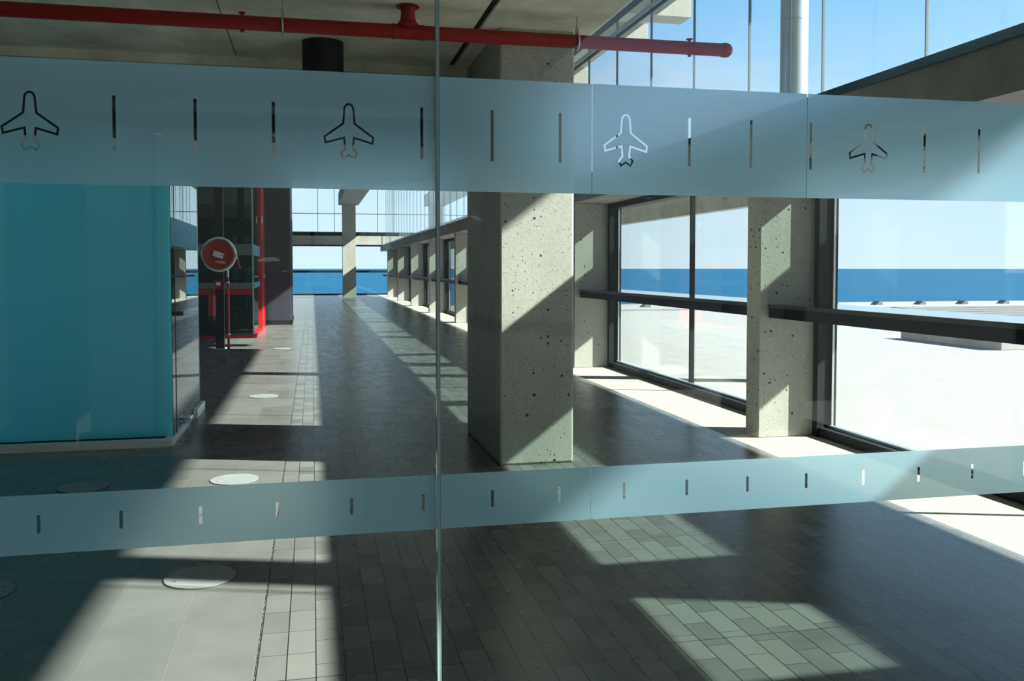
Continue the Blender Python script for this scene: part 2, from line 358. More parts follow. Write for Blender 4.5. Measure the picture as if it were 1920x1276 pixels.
# high roof with cantilevered edge; unseen near part widened to shade floor and bands
struct(MB().box(-9, 6.05, 1.2, YEND + 0.6, 5.90, 6.4).box(6.05, 6.9, 0.2, 13.2, 5.90, 6.4).box(6.05, 7.1, -6, 0.2, 5.90, 6.4).box(-9, 6.05, -6, 1.2, 5.9, 6.4).build('ceiling', MT['conc']), 'high concrete roof slab reaching out past the clerestory, widened out of view for shade', 'roof')
wl = sempty('window_60', (-9.1, 12, 0), 'wide side window added out of sight to light the frosted front from behind', 'window')  # unseen opening added so daylight brightens the teal glass
MB().box(-9.12, -9.1, 7.7, 18.0, 0.3, 5.6).build('pane', MT['glass'], wl)
MB().box(-9.16, -9.06, 12.8, 12.9, 0.3, 5.6).build('mullion', MT['frame'], wl)
struct(MB().box(-9.3, -9, -6, 7.7, -0.2, 6.4).box(-9.3, -9, 18.0, YEND + .6, -0.2, 6.4).box(-9.3, -9, 7.7, 18, -.2, .3).box(-9.3, -9, 7.7, 18, 5.6, 6.4).build('wall_left', MT['conc']), 'concrete wall behind the frosted glass room', 'wall')
for yb, lab in ((13.95, 'deep concrete roof beam, first beyond the tall zinc post'), (15.9, 'deep concrete roof beam, second beyond the tall zinc post'), (19.6, 'deep concrete roof beam, furthest one seen above the glass band')):
    tag(MB().box(3.9, 6.13, yb, yb + 0.45, 5.50, 5.90).build('roof_beam', MT['conc']), lab, 'beam', 'cross beams under the roof edge')

# ------------------------------------------------------------------ outside: terrace, sea, fascia, posts
t = struct(MB().box(4.4, 90, -5, 27.6, -0.4, -0.02).build('terrace', MT['terrace']), 'sunlit white concrete terrace outside the windows', 'terrace')
struct(MB().box(4.4, 90, 27.6, 31.8, -0.4, 0.03).build('terrace_kerb', MT['terrace']), 'raised white kerb strip along the far edge of the terrace', 'kerb')
k = MB()
for i in range(6): k.box(13.5 + i * 1.2, 90, 20.8 + i * 1.15, 21.6 + i * 1.15, -0.02, 0.03)
struct(k.build('terrace_slats', MT['gravel']), 'grey louvred strips set in the terrace near its far edge', 'louvre')
tag(MB().box(11.35, 24, 12.95, 15.6, -0.02, 0.24, 0.01).build('roof_upstand', MT['conc_dark']), 'low grey concrete upstand on the terrace, seen under the handrail at the right', 'upstand')
first = None
for i, x in enumerate([9.4, 11.2, 13.0, 14.9, 18.4, 20.2, 22.0, 23.8, 25.6, 27.4, 29.2]):
    if first is None:
        m_ = MB(); m_.extrude([(x - .16, .03), (x + .16, .03), (x + .10, .17), (x + .02, .17)], 29.0, 29.35)
        first = m_.build('drain_block', MT['gravel']); o = first; base = x
    else:
        o = first.copy(); COL.objects.link(o); o.location.x += x - base
    tag(o, 'small grey wedge-shaped block on the far terrace kerb, %s from the left' % ['first', 'second', 'third', 'fourth', 'fifth', 'sixth', 'seventh', 'eighth', 'ninth', 'tenth', 'eleventh'][i], 'block', 'wedge blocks on the terrace kerb')
struct(MB().box(-6000, 30000, -2000, 60000, -22.5, -22).build('sea', MT['sea']), 'deep blue sea reaching to the horizon', 'sea')

# beam over the windows, soffit out to the fascia
b = thing('window_beam', (3.8, 21, 2.25), 'dark concrete beam running above the row of windows', 'beam')
MB().box(3.45, 4.15, -6, YEND, 2.25, 2.52).build('beam_body', MT['conc_dark'], b)
tag(MB().box(3.43, 4.17, -6, YEND, 2.52, 2.575).build('flashing', MT['flash'], b), 'metal flashing with the blue of the mirrored sky put into its colour', None)
tag(MB().box(6.0, 6.16, -6, 43, 2.24, 3.08).build('fascia_beam', MT['conc']), 'outer concrete fascia beam seen through the window tops', 'beam')
k = thing('sun_dimming_canopy', (5.2, 18, 2.9), 'unseen tinted glass canopy added to dim the sun between the window beam and the outer fascia', 'canopy')  # added out of view to weaken the sun on floor and pillar
MB().box(4.18, 5.54, 1.5, 43, 2.60, 2.612).build('pane', MT['glass_green'], k)
struct(MB().box(4.18, 5.99, -6, 1.5, 2.60, 2.75).build('porch_roof', MT['conc']), 'solid porch roof outside, before the sun-dimming canopy starts', 'roof')
for i in range(8):
    yy = 2.42 + BAY * i
    tag(MB().box(4.18, 5.99, yy, yy + .22, 2.64, 2.95).build('canopy_beam', MT['conc']), 'short concrete cross beam of the outer canopy, number %d from the camera' % (i + 1), 'beam', 'cross beams of the canopy')
for y, lab in ((9.97, 'tall shiny zinc clad round post rising beside the near window'), (2.2, 'tall zinc clad round post outside, nearest the glass partition')):
    p = thing('round_post', (5.72, y, 0), lab, 'post', 'zinc posts carrying the roof edge')
    MB().cyl((5.72, y, -0.02), (5.72, y, 5.9), 0.165, seg=48).build('shaft', MT['steel'], p, True)
    r = MB()
    for z in (1.3, 4.35): r.cyl((5.72, y, z), (5.72, y, z + 0.012), 0.168, seg=48)
    r.box(5.60, 5.61, y - 0.127, y - 0.115, 0, 5.9)
    r.build('seam', MT['galv'], p)

# ------------------------------------------------------------------ concrete fins, windows and handrails along the right side
where = ['behind the camera', 'beside the glass partition', 'nearest the camera', 'second nearest, right of the big pillar', 'third from the camera',
         'fourth, just left of the big pillar', 'fifth from the camera', 'sixth from the camera', 'seventh from the camera', 'furthest, by the far windows']
def win_bay(i, y0, y1):
    wd = sempty('window_%d' % (i + 1), (4.08, (y0 + y1) / 2, 0), ['tall dark-framed window in the bay behind the camera', 'tall dark-framed window, nearest the camera, opening on the terrace',
        'two-pane window between the two nearest fins', 'two-pane window behind the big pillar', 'dark-framed window in the fourth bay', 'dark-framed window in the fifth bay',
        'dark-framed window in the sixth bay', 'dark-framed window in the seventh bay', 'dark-framed window in the last bay'][min(i, 8)], 'window')
    f = MB()
    f.box(4.00, 4.15, y0, y1, 0.0, 0.075); f.box(4.00, 4.15, y0, y1, 2.18, 2.25)
    f.box(3.98, 4.15, y1 - 0.07, y1, 0.0, 2.25); f.box(3.98, 4.15, y0, y0 + 0.07, 0, 2.25)
    f.build('window_frame', MT['frame'], wd)
    ym = (y0 + y1) / 2 - 0.0
    MB().box(4.12, 4.135, y0 + 0.07, ym - 0.012, 0.075, 2.18).build('pane', MT['glass'], wd)
    MB().box(4.12, 4.135, ym + 0.012, y1 - 0.07, 0.075, 2.18).build('pane', MT['glass'], wd)
    MB().box(4.095, 4.15, ym - 0.012, ym + 0.012, 0.075, 2.18).build('mullion', MT['frame'], wd)
    g = MB(); g.box(4.075, 4.115, y0 + 0.07, y1 - 0.07, 0.075, 0.095); g.box(4.10, 4.118, y1 - 0.088, y1 - 0.07, 0.095, 2.18)
    g.build('glazing_bead', MT['steel'], wd)
    lab = ['', 'dark steel handrail shelf nearest the camera, in front of the terrace view', 'dark steel handrail shelf across the two-pane window', 'dark steel handrail behind the big pillar',
           'steel handrail in the fourth bay from the camera', 'steel handrail in the fifth bay', 'steel handrail in the sixth bay', 'steel handrail in the seventh bay', 'steel handrail in the eighth bay', 'steel handrail in the last bay'][min(i, 9)]
    if i >= 1:
        h = thing('handrail', (3.75, (y0 + y1) / 2, 0.97), lab, 'handrail', 'handrails across the window bays')
        MB().extrude([(3.580, 0.970), (3.90, 0.970), (3.90, 1.05), (3.97, 1.05), (3.97, 1.076), (3.60, 1.076), (3.580, 1.05)], y0 - 0.0, y1).build('rail_body', MT['railb'], h)
        MB().box(3.578, 3.975, y0, y1, 1.0765, 1.081).box(3.975, 4.085, y0 + .08, y1 - .09, 1.06, 1.081).build('rail_top', MT['rail'], h)
        MB().box(3.572, 3.579, y0, y1, 1.050, 1.080).build('rail_lip', MT['raill'], h)
        MB().box(3.90, 4.0, y0 + .4, y0 + .46, 1.0, 1.045).build('bracket', MT['rail'], h)
        MB().box(3.90, 4.0, y1 - .46, y1 - .4, 1.0, 1.045).build('bracket', MT['rail'], h)
MT['raill'] = mat('grey_green_rail_lip', (0.055, 0.070, 0.066), 0.45)
MT['railb'] = mat('shaded_steel_rail_side', (0.014, 0.018, 0.026), 0.6, 0.0, 0.2)  # dark rail side, its tone also carries the shade below the lip
MT['rail'] = mat('sky_tinted_rail_top', (0.62, 0.72, 0.80), 0.10, 1.0)  # pale blue metal stands in for sky mirrored in the dark rail
for i, y in enumerate(FINS):
    if y > 45: continue
    tag(MB().box(XF0, XF1, y, y + 0.22, 0, 2.25, 0.006).build('concrete_fin', MT['conc']), 'pitted concrete fin at the window wall, %s' % where[i], 'pillar', 'concrete fins between the windows')
for i in range(len(FINS) - 1):
    y1 = FINS[i + 1]
    if y1 > 45: break
    win_bay(i, FINS[i] + 0.22, y1)
win_bay(9, FINS[-1] + 0.22 if FINS[-1] < 45 else FINS[-2] + .22, YEND)

# clerestory glazing above the beam
n = 30
for i in range(-6, 37):
    y0 = 4.92 + 1.16 * i; y1 = min(y0 + 1.16, YEND)
    if y0 >= YEND: break
    n += 1
    wd = sempty('window_%d' % n, (3.72, (y0 + y1) / 2, 2.575), 'tall frameless clerestory pane above the concrete beam, %d along' % (i + 7), 'window')
    MB().box(3.72, 3.735, y0 + 0.006, y1 - 0.006, 2.575, 5.90).build('pane', MT['glass'], wd)
    MB().box(3.716, 3.739, y0 - 0.0045, y0 + 0.0045, 2.575, 5.90).build('joint_strip', MT['joint'], wd)
struct(MB().box(3.66, 3.78, -2, YEND, 5.82, 5.90).build('trim_4', MT['alu']), 'pale metal head rail of the clerestory glazing', 'trim')

# ------------------------------------------------------------------ big pillars and upper beam
tag(MB().box(1.255, 1.785, 6.03, 7.36, 0, 5.9, 0.014).build('concrete_pillar', MT['conc_pillar']), 'big rectangular pitted concrete pillar standing in the foreground of the corridor', 'pillar', 'free-standing concrete pillars')
tag(MB().box(1.37, 1.98, 42.4, 43.0, 0, 4.36, 0.006).build('concrete_pillar', MT['conc']), 'distant concrete pillar in front of the far sea windows', 'pillar', 'free-standing concrete pillars')
tag(MB().box(1.22, 2.15, 18, 43.4, 4.36, 4.9).build('upper_beam', MT['conc']), 'wide concrete beam resting on the distant pillar', 'beam')

# ------------------------------------------------------------------ far window wall
fw = sempty('wall_back', (1.7, YEND, 0), 'far glazed end wall of the corridor looking on the sea', 'wall')
m = MB(); m.box(-9, 4.4, YEND, YEND + .12, 0, 0.07).box(-9, 4.4, YEND - .05, YEND + .05, 1.15, 1.27).box(-9, 4.4, YEND, YEND + .12, 2.50, 2.58).box(-9, 4.4, YEND - .02, YEND + .12, 3.03, 3.24)
m.box(-9, 4.4, YEND + .04, YEND + .08, 4.16, 4.19).box(4.05, 4.2, YEND, YEND + .12, 0, 2.5)
for x in (-1.6, 0.28, 1.12, 3.32, 4.2): m.box(x - .012, x + .012, YEND + .04, YEND + .08, 3.24, 5.9)
m.build('frame', MT['frame'], fw)
MB().box(-9, 4.4, YEND - .25, YEND + .12, 2.58, 3.03).build('lintel', MT['conc'], fw)
for x0, x1 in ((-9, -4), (-4, -0.6), (-0.6, 4.2)):
    MB().box(x0 + .01, x1 - .01, YEND + .05, YEND + .065, 0.07, 2.50).build('pane', MT['glass'], fw)
    MB().box(x0 + .01, x1 - .01, YEND + .05, YEND + .065, 3.24, 5.9).build('pane', MT['glass'], fw)

# ------------------------------------------------------------------ frosted glass room on the left
gr = thing('glass_room', (-1.08, 7.25, 0), 'teal frosted glass room with a clear side pane, left of the corridor', 'glass room')
XB = -1.075
MB().box(-8.9, XB - 0.06, 7.22, 7.30, 0, 0.055).build('base_channel', MT['alu'], gr)
MB().box(-8.9, XB - 0.005, 7.38, 7.395, 0.055, 2.30).build('frosted_front', MT['teal'], gr)
MB().box(-8.9, XB - 0.06, 7.30, 7.40, 0, 0.05).build('base_channel', MT['black'], gr)
m = MB(); m.box(XB - 0.06, XB + 0.015, 7.22, 8.30, 0, 0.05, 0.004); m.build('side_channel', MT['alu'], gr)
m = MB(); m.box(XB + 0.002, XB + 0.045, 8.55, 9.10, 0, 0.085, 0.004); m.box(XB - 0.055, XB - 0.02, 8.45, 9.10, 0.02, 0.085, 0.004); m.build('door_shoe', MT['alu'], gr)
m = MB(); m.cyl((XB + 0.03, 8.02, 0.075), (XB + 0.03, 8.18, 0.075), 0.022, seg=20); m.box(XB - 0.03, XB + 0.05, 7.98, 8.22, 0.05, 0.065); m.build('hinge', MT['chrome'], gr)
MB().box(XB + .001, XB + .003, 7.41, 7.555, 1.545, 1.765).build('frosted_band', MT['film'], gr)
MB().box(XB + .001, XB + .003, 7.585, 9.05, 1.545, 1.765).build('frosted_band', MT['film'], gr)
sp_ = MB().box(XB - 0.008, XB, 7.40, 7.56, 0.05, 2.28).build('side_pane', MT['glass_box'], gr)
dp = MB().box(XB - 0.008, XB, 7.578, 9.06, 0.06, 2.28).build('door_pane', MT['glass_box'], gr)
MB().box(XB - 0.012, XB + 0.003, 7.56, 7.578, 0.05, 2.28).build('edge_strip', MT['black'], gr)
MB().box(XB - 0.012, XB + 0.002, 9.06, 9.072, 0.06, 2.28).build('door_edge', MT['glass_edge'], gr)
MB().cyl((XB - 0.05, 7.66, 1.0), (XB + 0.05, 7.66, 1.0), 0.018, seg=16).build('door_lock', MT['black'], gr, True)
MB().box(-8.9, -2.2, 10.2, 10.26, 0, 2.3).build('rear_panel', MT['glass_box'], gr)

# ------------------------------------------------------------------ foreground glass partition with frosted bands
YG = 1.70
gp = thing('glass_partition', (0.234, YG, 0), 'full-height glass partition in front of the camera with frosted safety bands', 'glass partition')
JX = 0.234
PANES = [('glass_pane', -3.6, JX - 0.0035), ('glass_pane', JX + 0.0035, 3.44)]
pane_l = MB().box(-3.6, JX - .0035, YG + .002, YG + .012, 0.0, CEIL).build('glass_pane', MT['glass_front'], gp)
pane_r = MB().box(JX + .0035, 3.42, YG + .002, YG + .012, 0.0, CEIL).build('glass_pane', MT['glass_front'], gp)
MB().box(JX - .0035, JX - .0012, YG - .001, YG + .013, 0, CEIL).box(JX + .0016, JX + .0035, YG - .001, YG + .013, 0, CEIL).build('glass_edge', MT['glass_edge'], gp)
MB().box(JX - .0012, JX + .0016, YG - .0005, YG + .012, 0, CEIL).build('silicone_joint', mat('clear_silicone', (0.55, 0.66, 0.66), 0.2), gp)

def offset_poly(pts, d):
    n = len(pts); out = []
    area = sum(pts[i][0] * pts[(i + 1) % n][1] - pts[(i + 1) % n][0] * pts[i][1] for i in range(n))
    sgn = 1 if area > 0 else -1
    for i in range(n):
        p0, p1, p2 = Vector(pts[i - 1]), Vector(pts[i]), Vector(pts[(i + 1) % n])
        a = (p1 - p0).normalized(); b = (p2 - p1).normalized()
        na = Vector((a.y, -a.x)) * sgn; nb = Vector((b.y, -b.x)) * sgn
        k = (na + nb); k = k / max(0.35, (1 + na.dot(nb)))
        out.append(tuple(p1 + k * d))
    return out
# centre line of the aeroplane outline, relative to its middle, height above floor
PL = [(0.0000, 1.6695), (0.0050, 1.6675), (0.0080, 1.6620), (0.0105, 1.6335), (0.0445, 1.6085), (0.0430, 1.5975), (0.0090, 1.6075), (0.0070, 1.5875), (0.0145, 1.5785),
      (0.0100, 1.5690), (0.0, 1.5755), (-0.0100, 1.5690), (-0.0145, 1.5785), (-0.0070, 1.5875), (-0.0090, 1.6075), (-0.0430, 1.5975), (-0.0445, 1.6085),
      (-0.0105, 1.6335), (-0.0080, 1.6620), (-0.0050, 1.6675)]
def rrect(x, z0, z1, w_):
    r = 0.0012; h = w_ / 2
    return [(x - h + r, z0), (x + h - r, z0), (x + h, z0 + r), (x + h, z1 - r), (x + h - r, z1), (x - h + r, z1), (x - h, z1 - r), (x - h, z0 + r)]
def film(name, x0, x1, z0, z1, holes, parent, seams=()):
    cu = bpy.data.curves.new('outline', 'CURVE'); cu.dimensions = '2D'; cu.fill_mode = 'BOTH'; cu.extrude = 0.0
    xs = [x0] + [s for s in seams if x0 < s < x1] + [x1]
    loops = []
    for a, b_ in zip(xs, xs[1:]):
        loops.append([(a + (0.0006 if a != x0 else 0), z0), (b_ - (0.0006 if b_ != x1 else 0), z0), (b_ - (0.0006 if b_ != x1 else 0), z1), (a + (0.0006 if a != x0 else 0), z1)])
    loops += holes
    for lp in loops:
        s_ = cu.splines.new('POLY'); s_.points.add(len(lp) - 1); s_.use_cyclic_u = True
        for p, (x, z) in zip(s_.points, lp): p.co = (x, z, 0, 1)
    to = bpy.data.objects.new('tmp', cu); COL.objects.link(to)
    me = bpy.data.meshes.new_from_object(to.evaluated_get(bpy.context.evaluated_depsgraph_get()))
    bpy.data.objects.remove(to); bpy.data.curves.remove(cu)
    bm = bmesh.new(); bm.from_mesh(me); bmesh.ops.remove_doubles(bm, verts=bm.verts, dist=1e-6)
    for v in bm.verts: v.co = Vector((v.co.x, YG + 0.0008 - v.co.z, v.co.y))
    bpy.data.meshes.remove(me)
    mb = MB(); mb.bm.free(); mb.bm = bm
    return mb.build(name, MT['film'], parent)
def cuts(x0, x1):
    up, lo = [], []
    for i in range(-30, 30):
        x = 0.3392 + 0.1355 * i
        if not (x0 + .02 < x < x1 - .02): continue
        lo.append(rrect(x, 0.900, 0.9325, 0.0058))
        if (i - 2) % 4 == 0:
            c_ = [(x + p, z) for p, z in PL]
            up.append(offset_poly(c_, 0.0019)); up.append(offset_poly(c_, -0.0019))
        else: up.append(rrect(x, 1.571, 1.6685, 0.0056))
    return up, lo
for pane, x0, x1 in ((pane_l, -3.6, JX - .0035), (pane_r, JX + .0035, 3.42)):
    up, lo = cuts(x0, x1)
    film('frosted_band', x0, x1, 1.512, 1.7275, up, pane, (0.540, 1.008, 1.95))
    film('frosted_band', x0, x1, 0.863, 0.9685, lo, pane, (0.540, 1.95))

# ------------------------------------------------------------------ red sprinkler pipe
YP, ZP = 5.67, 2.84
rp_ = thing('sprinkler_pipe', (0.6, YP, ZP), 'long red fire pipe hanging under the concrete ceiling', 'pipe')
MB().cyl((-4.5, YP, ZP), (2.735, YP, ZP), 0.0435, seg=40).build('pipe_run', MT['red'], rp_, True)
MB().lathe([(0.046, 2.715), (0.048, 2.722), (0.048, 2.745), (0.044, 2.765), (0.030, 2.780), (0.004, 2.786)], (0, YP, ZP), 'X').build('end_cap', MT['red'], rp_, True)
m = MB(); m.lathe([(0.072, -0.001), (0.072, -0.008), (0.050, -0.010)][::-1], (0.595, YP, CEIL), 'Z')
m.lathe([(0.0445, 2.99), (0.0445, 2.945), (0.048, 2.918), (0.056, 2.900), (0.068, 2.886), (0.080, 2.878), (0.03, 2.85)], (0.595, YP, 0), 'Z')
m.build('riser_tee', MT['red'], rp_, True)
m = MB(); m.cyl((0.500, YP, ZP), (0.508, YP, ZP), 0.049, seg=40); m.cyl((0.682, YP, ZP), (0.690, YP, ZP), 0.049, seg=40); m.cyl((0.505, YP, ZP), (0.685, YP, ZP), 0.0455, seg=40)
m.build('weld_ring', MT['red'], rp_, True)
for x in (-0.40, 2.48):
    MB().cyl((x, YP, ZP - .045), (x, YP, ZP - .056), 0.011, seg=16).build('drain_plug', MT['red'], rp_, True)
    m = MB(); m.cyl((x, YP, ZP + .04), (x, YP, ZP + .056), 0.009, seg=16); m.cyl((x, YP, ZP + .056), (x, YP, ZP + .062), 0.022, seg=16)
    m.build('sprinkler_head', MT['red'], rp_, True)
for x, lab in ((1.695, 'galvanised pipe hanger on the red pipe, right of the pillar'), (-0.165, 'galvanised pipe hanger on the red pipe, left half')):
    h = thing('pipe_hanger', (x, YP, CEIL), lab, 'hanger', 'hangers of the red pipe')
    MB().cyl((x, YP, CEIL), (x, YP, ZP + 0.07), 0.0045, seg=12).build('rod', MT['galv'], h)
    ring = [(x, YP + 0.051 * math.sin(a), ZP + 0.056 * math.cos(a)) for a in [PI * 2 * k_ / 28 for k_ in range(29)]]
    m = MB(); m.tube(ring, 0.0075, 8); m.build('clevis', MT['galv'], h, True)
    m = MB(); m.box(x - .009, x + .009, YP - .012, YP + .012, ZP + .055, ZP + .085); m.cyl((x, YP, ZP + .085), (x, YP, ZP + .095), 0.010, seg=6); m.build('nut', MT['galv'], h)
dl = thing('downlight_can', (0.087, 6.70, 3.0), 'black cylindrical downlight can fixed to the ceiling', 'ceiling light')
MB().lathe([(0.147, 3.0), (0.147, 2.64), (0.135, 2.63), (0.13, 2.66), (0.01, 2.70)], (0.087, 6.70, 0), 'Z', 56).build('housing', MT['black'], dl, True)
MB().lathe([(0.012, 2.70), (0.10, 2.685), (0.10, 2.68), (0.01, 2.68)], (0.087, 6.70, 0), 'Z').build('lens', MT['card'], dl, True)

# ------------------------------------------------------------------ hose reel post
hp = thing('utility_post', (-1.54, 15.87, 0), 'square black steel post carrying the fire hose reel', 'post')
MB().box(-1.61, -1.505, 15.87, 16.0, 0, 5.9, 0.004).build('shaft', MT['black'], hp)
MB().box(-1.500, -1.470, 15.865, 15.99, 0, 5.9, 0.003).build('cable_duct', MT['frame'], hp)
MB().box(-1.62, -1.45, 15.83, 16.05, 0, 0.008).build('base_plate', MT['alu'], hp)
rl = thing('hose_reel', (-1.53, 15.70, 1.597), 'red fire hose reel disc with white hose on the black post', 'hose reel')
MB().lathe([(0.01, -0.03), (0.235, -0.03), (0.245, -0.015), (0.245, 0.03), (0.24, 0.04), (0.225, 0.032), (0.12, 0.022), (0.115, 0.032), (0.09, 0.036), (0.01, 0.036)], (-1.53, 15.68, 1.597), 'Y', 64).build('disc', MT['redb2'] if 'redb2' in MT else MT['red'], rl, True)
m = MB()
for dy, r in ((15.72, 0.262), (15.75, 0.272), (15.78, 0.262)):
    m.tube([(-1.53 + r * math.cos(a), dy, 1.60 + r * 1.02 * math.sin(a)) for a in [2 * PI * q / 48 for q in range(49)]], 0.016, 10)
m.build('hose', MT['white'], rl, True)
MB().tube([(-1.45, 15.70, 1.862), (-1.39, 15.69, 1.83), (-1.33, 15.69, 1.77), (-1.285, 15.69, 1.69), (-1.255, 15.69, 1.60), (-1.23, 15.69, 1.52)], 0.014, 10).build('hose_tail', MT['white'], rl, True)
m = MB(); m.tube([(-1.232, 15.69, 1.525), (-1.215, 15.69, 1.45), (-1.20, 15.69, 1.385)], 0.017, 12); m.cyl((-1.20, 15.69, 1.39), (-1.197, 15.69, 1.372), 0.036, seg=20); m.build('nozzle', MT['redb'], rl, True)
lb = MB(); lb.box(-0.085, 0.085, -0.002, 0.002, -0.045, 0.045)
lbo = lb.build('label_card', MT['card']); lbo.parent = rl; lbo.rotation_euler = (0, 0.33, 0); lbo.location = (-0.015, -0.062, -0.045)
for dx, dz, ww, hh_, mt in ((-.068, .024, .014, .014, 'black'), (0.065, 0.01, .02, .03, 'green'), (-.068, -.02, .016, .024, 'green'), (0.0, 0.006, .07, .004, 'galv'), (0.0, -.008, .07, .004, 'galv'), (0.01, -.022, .05, .004, 'galv')):
    q = MB(); q.box(dx - ww / 2, dx + ww / 2, -0.0045, -0.002, dz - hh_ / 2, dz + hh_ / 2); qq = q.build('print_mark', MT[mt]); qq.location.z += 0.045
    qq.parent = lbo
MB().box(-1.80, -1.75, 15.72, 15.80, 1.47, 1.72).build('reel_bracket', MT['black'], rl)
pp = thing('water_pipe', (-1.395, 15.80, 0), 'thin red water pipe standing beside the black post', 'pipe')
MB().cyl((-1.395, 15.80, 0), (-1.395, 15.80, 1.22), 0.021, seg=20).build('pipe_run', MT['redb'], pp, True)
MB().cyl((-1.395, 15.80, 1.22), (-1.395, 15.80, 1.34), 0.017, seg=16).build('valve', MT['chrome'], pp, True)
MB().cyl((-1.395, 15.80, 0.24), (-1.395, 15.80, 0.262), 0.030, seg=20).build('clamp', MT['card'], pp, True)
MB().cyl((-1.395, 15.80, 1.12), (-1.395, 15.80, 1.14), 0.030, seg=20).build('clamp', MT['card'], pp, True)
ex = thing('fire_extinguisher', (-1.655, 15.80, 0.50), 'red fire extinguisher hung on the left of the black post', 'fire extinguisher')
MB().lathe([(0.058, 0.50), (0.060, 0.51), (0.060, 0.565)], (-1.655, 15.80, 0), 'Z', 32).build('foot_ring', MT['black'], ex, True)
MB().lathe([(0.061, 0.565), (0.062, 0.86), (0.058, 0.90), (0.042, 0.935), (0.018, 0.95), (0.016, 0.965)], (-1.655, 15.80, 0), 'Z', 32).build('cylinder', MT['redb'], ex, True)
m = MB(); m.cyl((-1.655, 15.80, .962), (-1.655, 15.80, 1.0), 0.018, seg=16); m.tube([(-1.655, 15.80, 0.995), (-1.69, 15.79, 1.04), (-1.725, 15.78, 1.07)], 0.009); m.tube([(-1.655, 15.80, 0.985), (-1.62, 15.79, 0.975), (-1.60, 15.79, 0.95)], 0.008)
m.build('valve_handle', MT['black'], ex, True)
MB().box(-1.66, -1.615, 15.83, 15.89, 0.74, 0.80).build('wall_bracket', MT['black'], ex)
sg = MB(); sg.box(-1.615, -1.495, 15.855, 15.862, 1.02, 1.16)
sgo = tag(sg.build('instruction_sign', MT['redb']), 'small red instruction plate on the black post under the reel', 'sign')
MB().box(-1.59, -1.52, 15.852, 15.856, 1.08, 1.13).build('text_panel', MT['card'], sgo)

# ------------------------------------------------------------------ dark glass kiosk with red frame and door
KY, KX = 18.35, -1.14
kk = thing('glass_kiosk', (KX, KY, 0), 'dark glass kiosk with red base beyond the hose reel', 'kiosk')
MB().box(-8.8, KX - .004, KY, KY + .015, 0.06, 3.25).build('front_glass', MT['glass_kiosk'], kk)
MB().box(KX - .012, KX, KY + .02, 20.60, 0.06, 3.25).build('side_glass', MT['glass_kiosk'], kk)
MB().box(KX - .02, KX + .008, KY - .01, KY + .02, 0.04, 3.25).build('corner_post', MT['glass_edge'], kk)
MB().box(-8.8, KX + .06, KY - .06, KY + .04, 0, 0.055).box(KX - .03, KX + .06, KY + .04, 20.6, 0, 0.055).build('red_base', MT['redb'], kk)
MB().box(-8.8, KX - .02, KY - .004, KY - .001, 0.85, 0.965).build('red_stripe', MT['red'], kk)
for z0, z1 in ((1.625, 1.845), (0.97, 1.085)):
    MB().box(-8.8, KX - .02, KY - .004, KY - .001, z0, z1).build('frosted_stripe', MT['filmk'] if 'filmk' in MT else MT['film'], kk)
    MB().box(KX + .001, KX + .004, KY + .02, 20.60, z0, z1).build('frosted_stripe', MT['film'], kk)
MB().box(-8.8, -1.4, 20.9, 21.0, 0, 3.25).build('rear_wall', MT['black'], kk)
dr = sempty('door_1', (KX + .02, 21.0, 0), 'bright red steel door beside the dark glass kiosk', 'door')
MB().box(KX - .02, KX + .045, 20.60, 20.72, 0, 3.25).box(KX - .02, KX + .045, 21.75, 21.9, 0, 3.25).build('door_frame', MT['redb'], dr)
lf = MB().box(KX - .02, KX + .03, 20.72, 21.75, 0.02, 3.25).build('door_leaf', MT['redb'], dr)
m = MB(); m.box(KX + .03, KX + .04, 20.78, 20.86, 1.0, 1.6, 0.003); m.build('lock_plate', MT['galv'], lf)
m = MB(); m.cyl((KX + .03, 20.82, 1.19), (KX + .10, 20.82, 1.19), 0.016, seg=14); m.box(KX + .085, KX + .11, 20.70, 20.84, 1.165, 1.215, 0.006); m.build('door_handle', MT['chrome'], lf)
MB().box(KX + .030, KX + .036, 20.9, 21.3, 1.3, 2.0).build('vision_slot', MT['black'], lf)
q = tag(MB().lathe([(0.005, 0.0), (0.085, 0.0), (0.085, 0.02), (0.005, 0.025)], (KX + .045, 20.66, 2.45), 'X').build('round_sign', MT['card']), 'small round white sign on the red door frame', 'sign')
tag(MB().box(KX + .045, KX + .052, 20.70, 20.9, 2.12, 2.28).build('exit_sign', MT['green']), 'small green and white sign under the round one on the red door', 'sign')
struct(MB().box(-8.9, -0.52, 22.4, 24.6, 0.0, 5.9).build('wall_centre', MT['wallblue']), 'dark blue grey painted block wall beyond the red door', 'wall')
struct(MB().box(-1.14, -0.50, 22.37, 22.40, 0, 0.11).box(-0.52, -0.49, 22.37, 24.6, 0, 0.11).build('baseboard_centre', MT['black']), 'black baseboard of the dark wall block', 'baseboard')
struct(MB().box(-1.2, -1.12, 21.9, 22.4, 0, 5.9).build('wall_side', MT['wallblue']), 'short dark return wall between the red door and the block', 'wall')
tag(MB().box(-0.519, -0.50, 22.9, 24.0, 0.12, 2.6, 0.004).build('service_door', MT['frame']), 'flush dark service door on the side of the dark block', 'door panel')

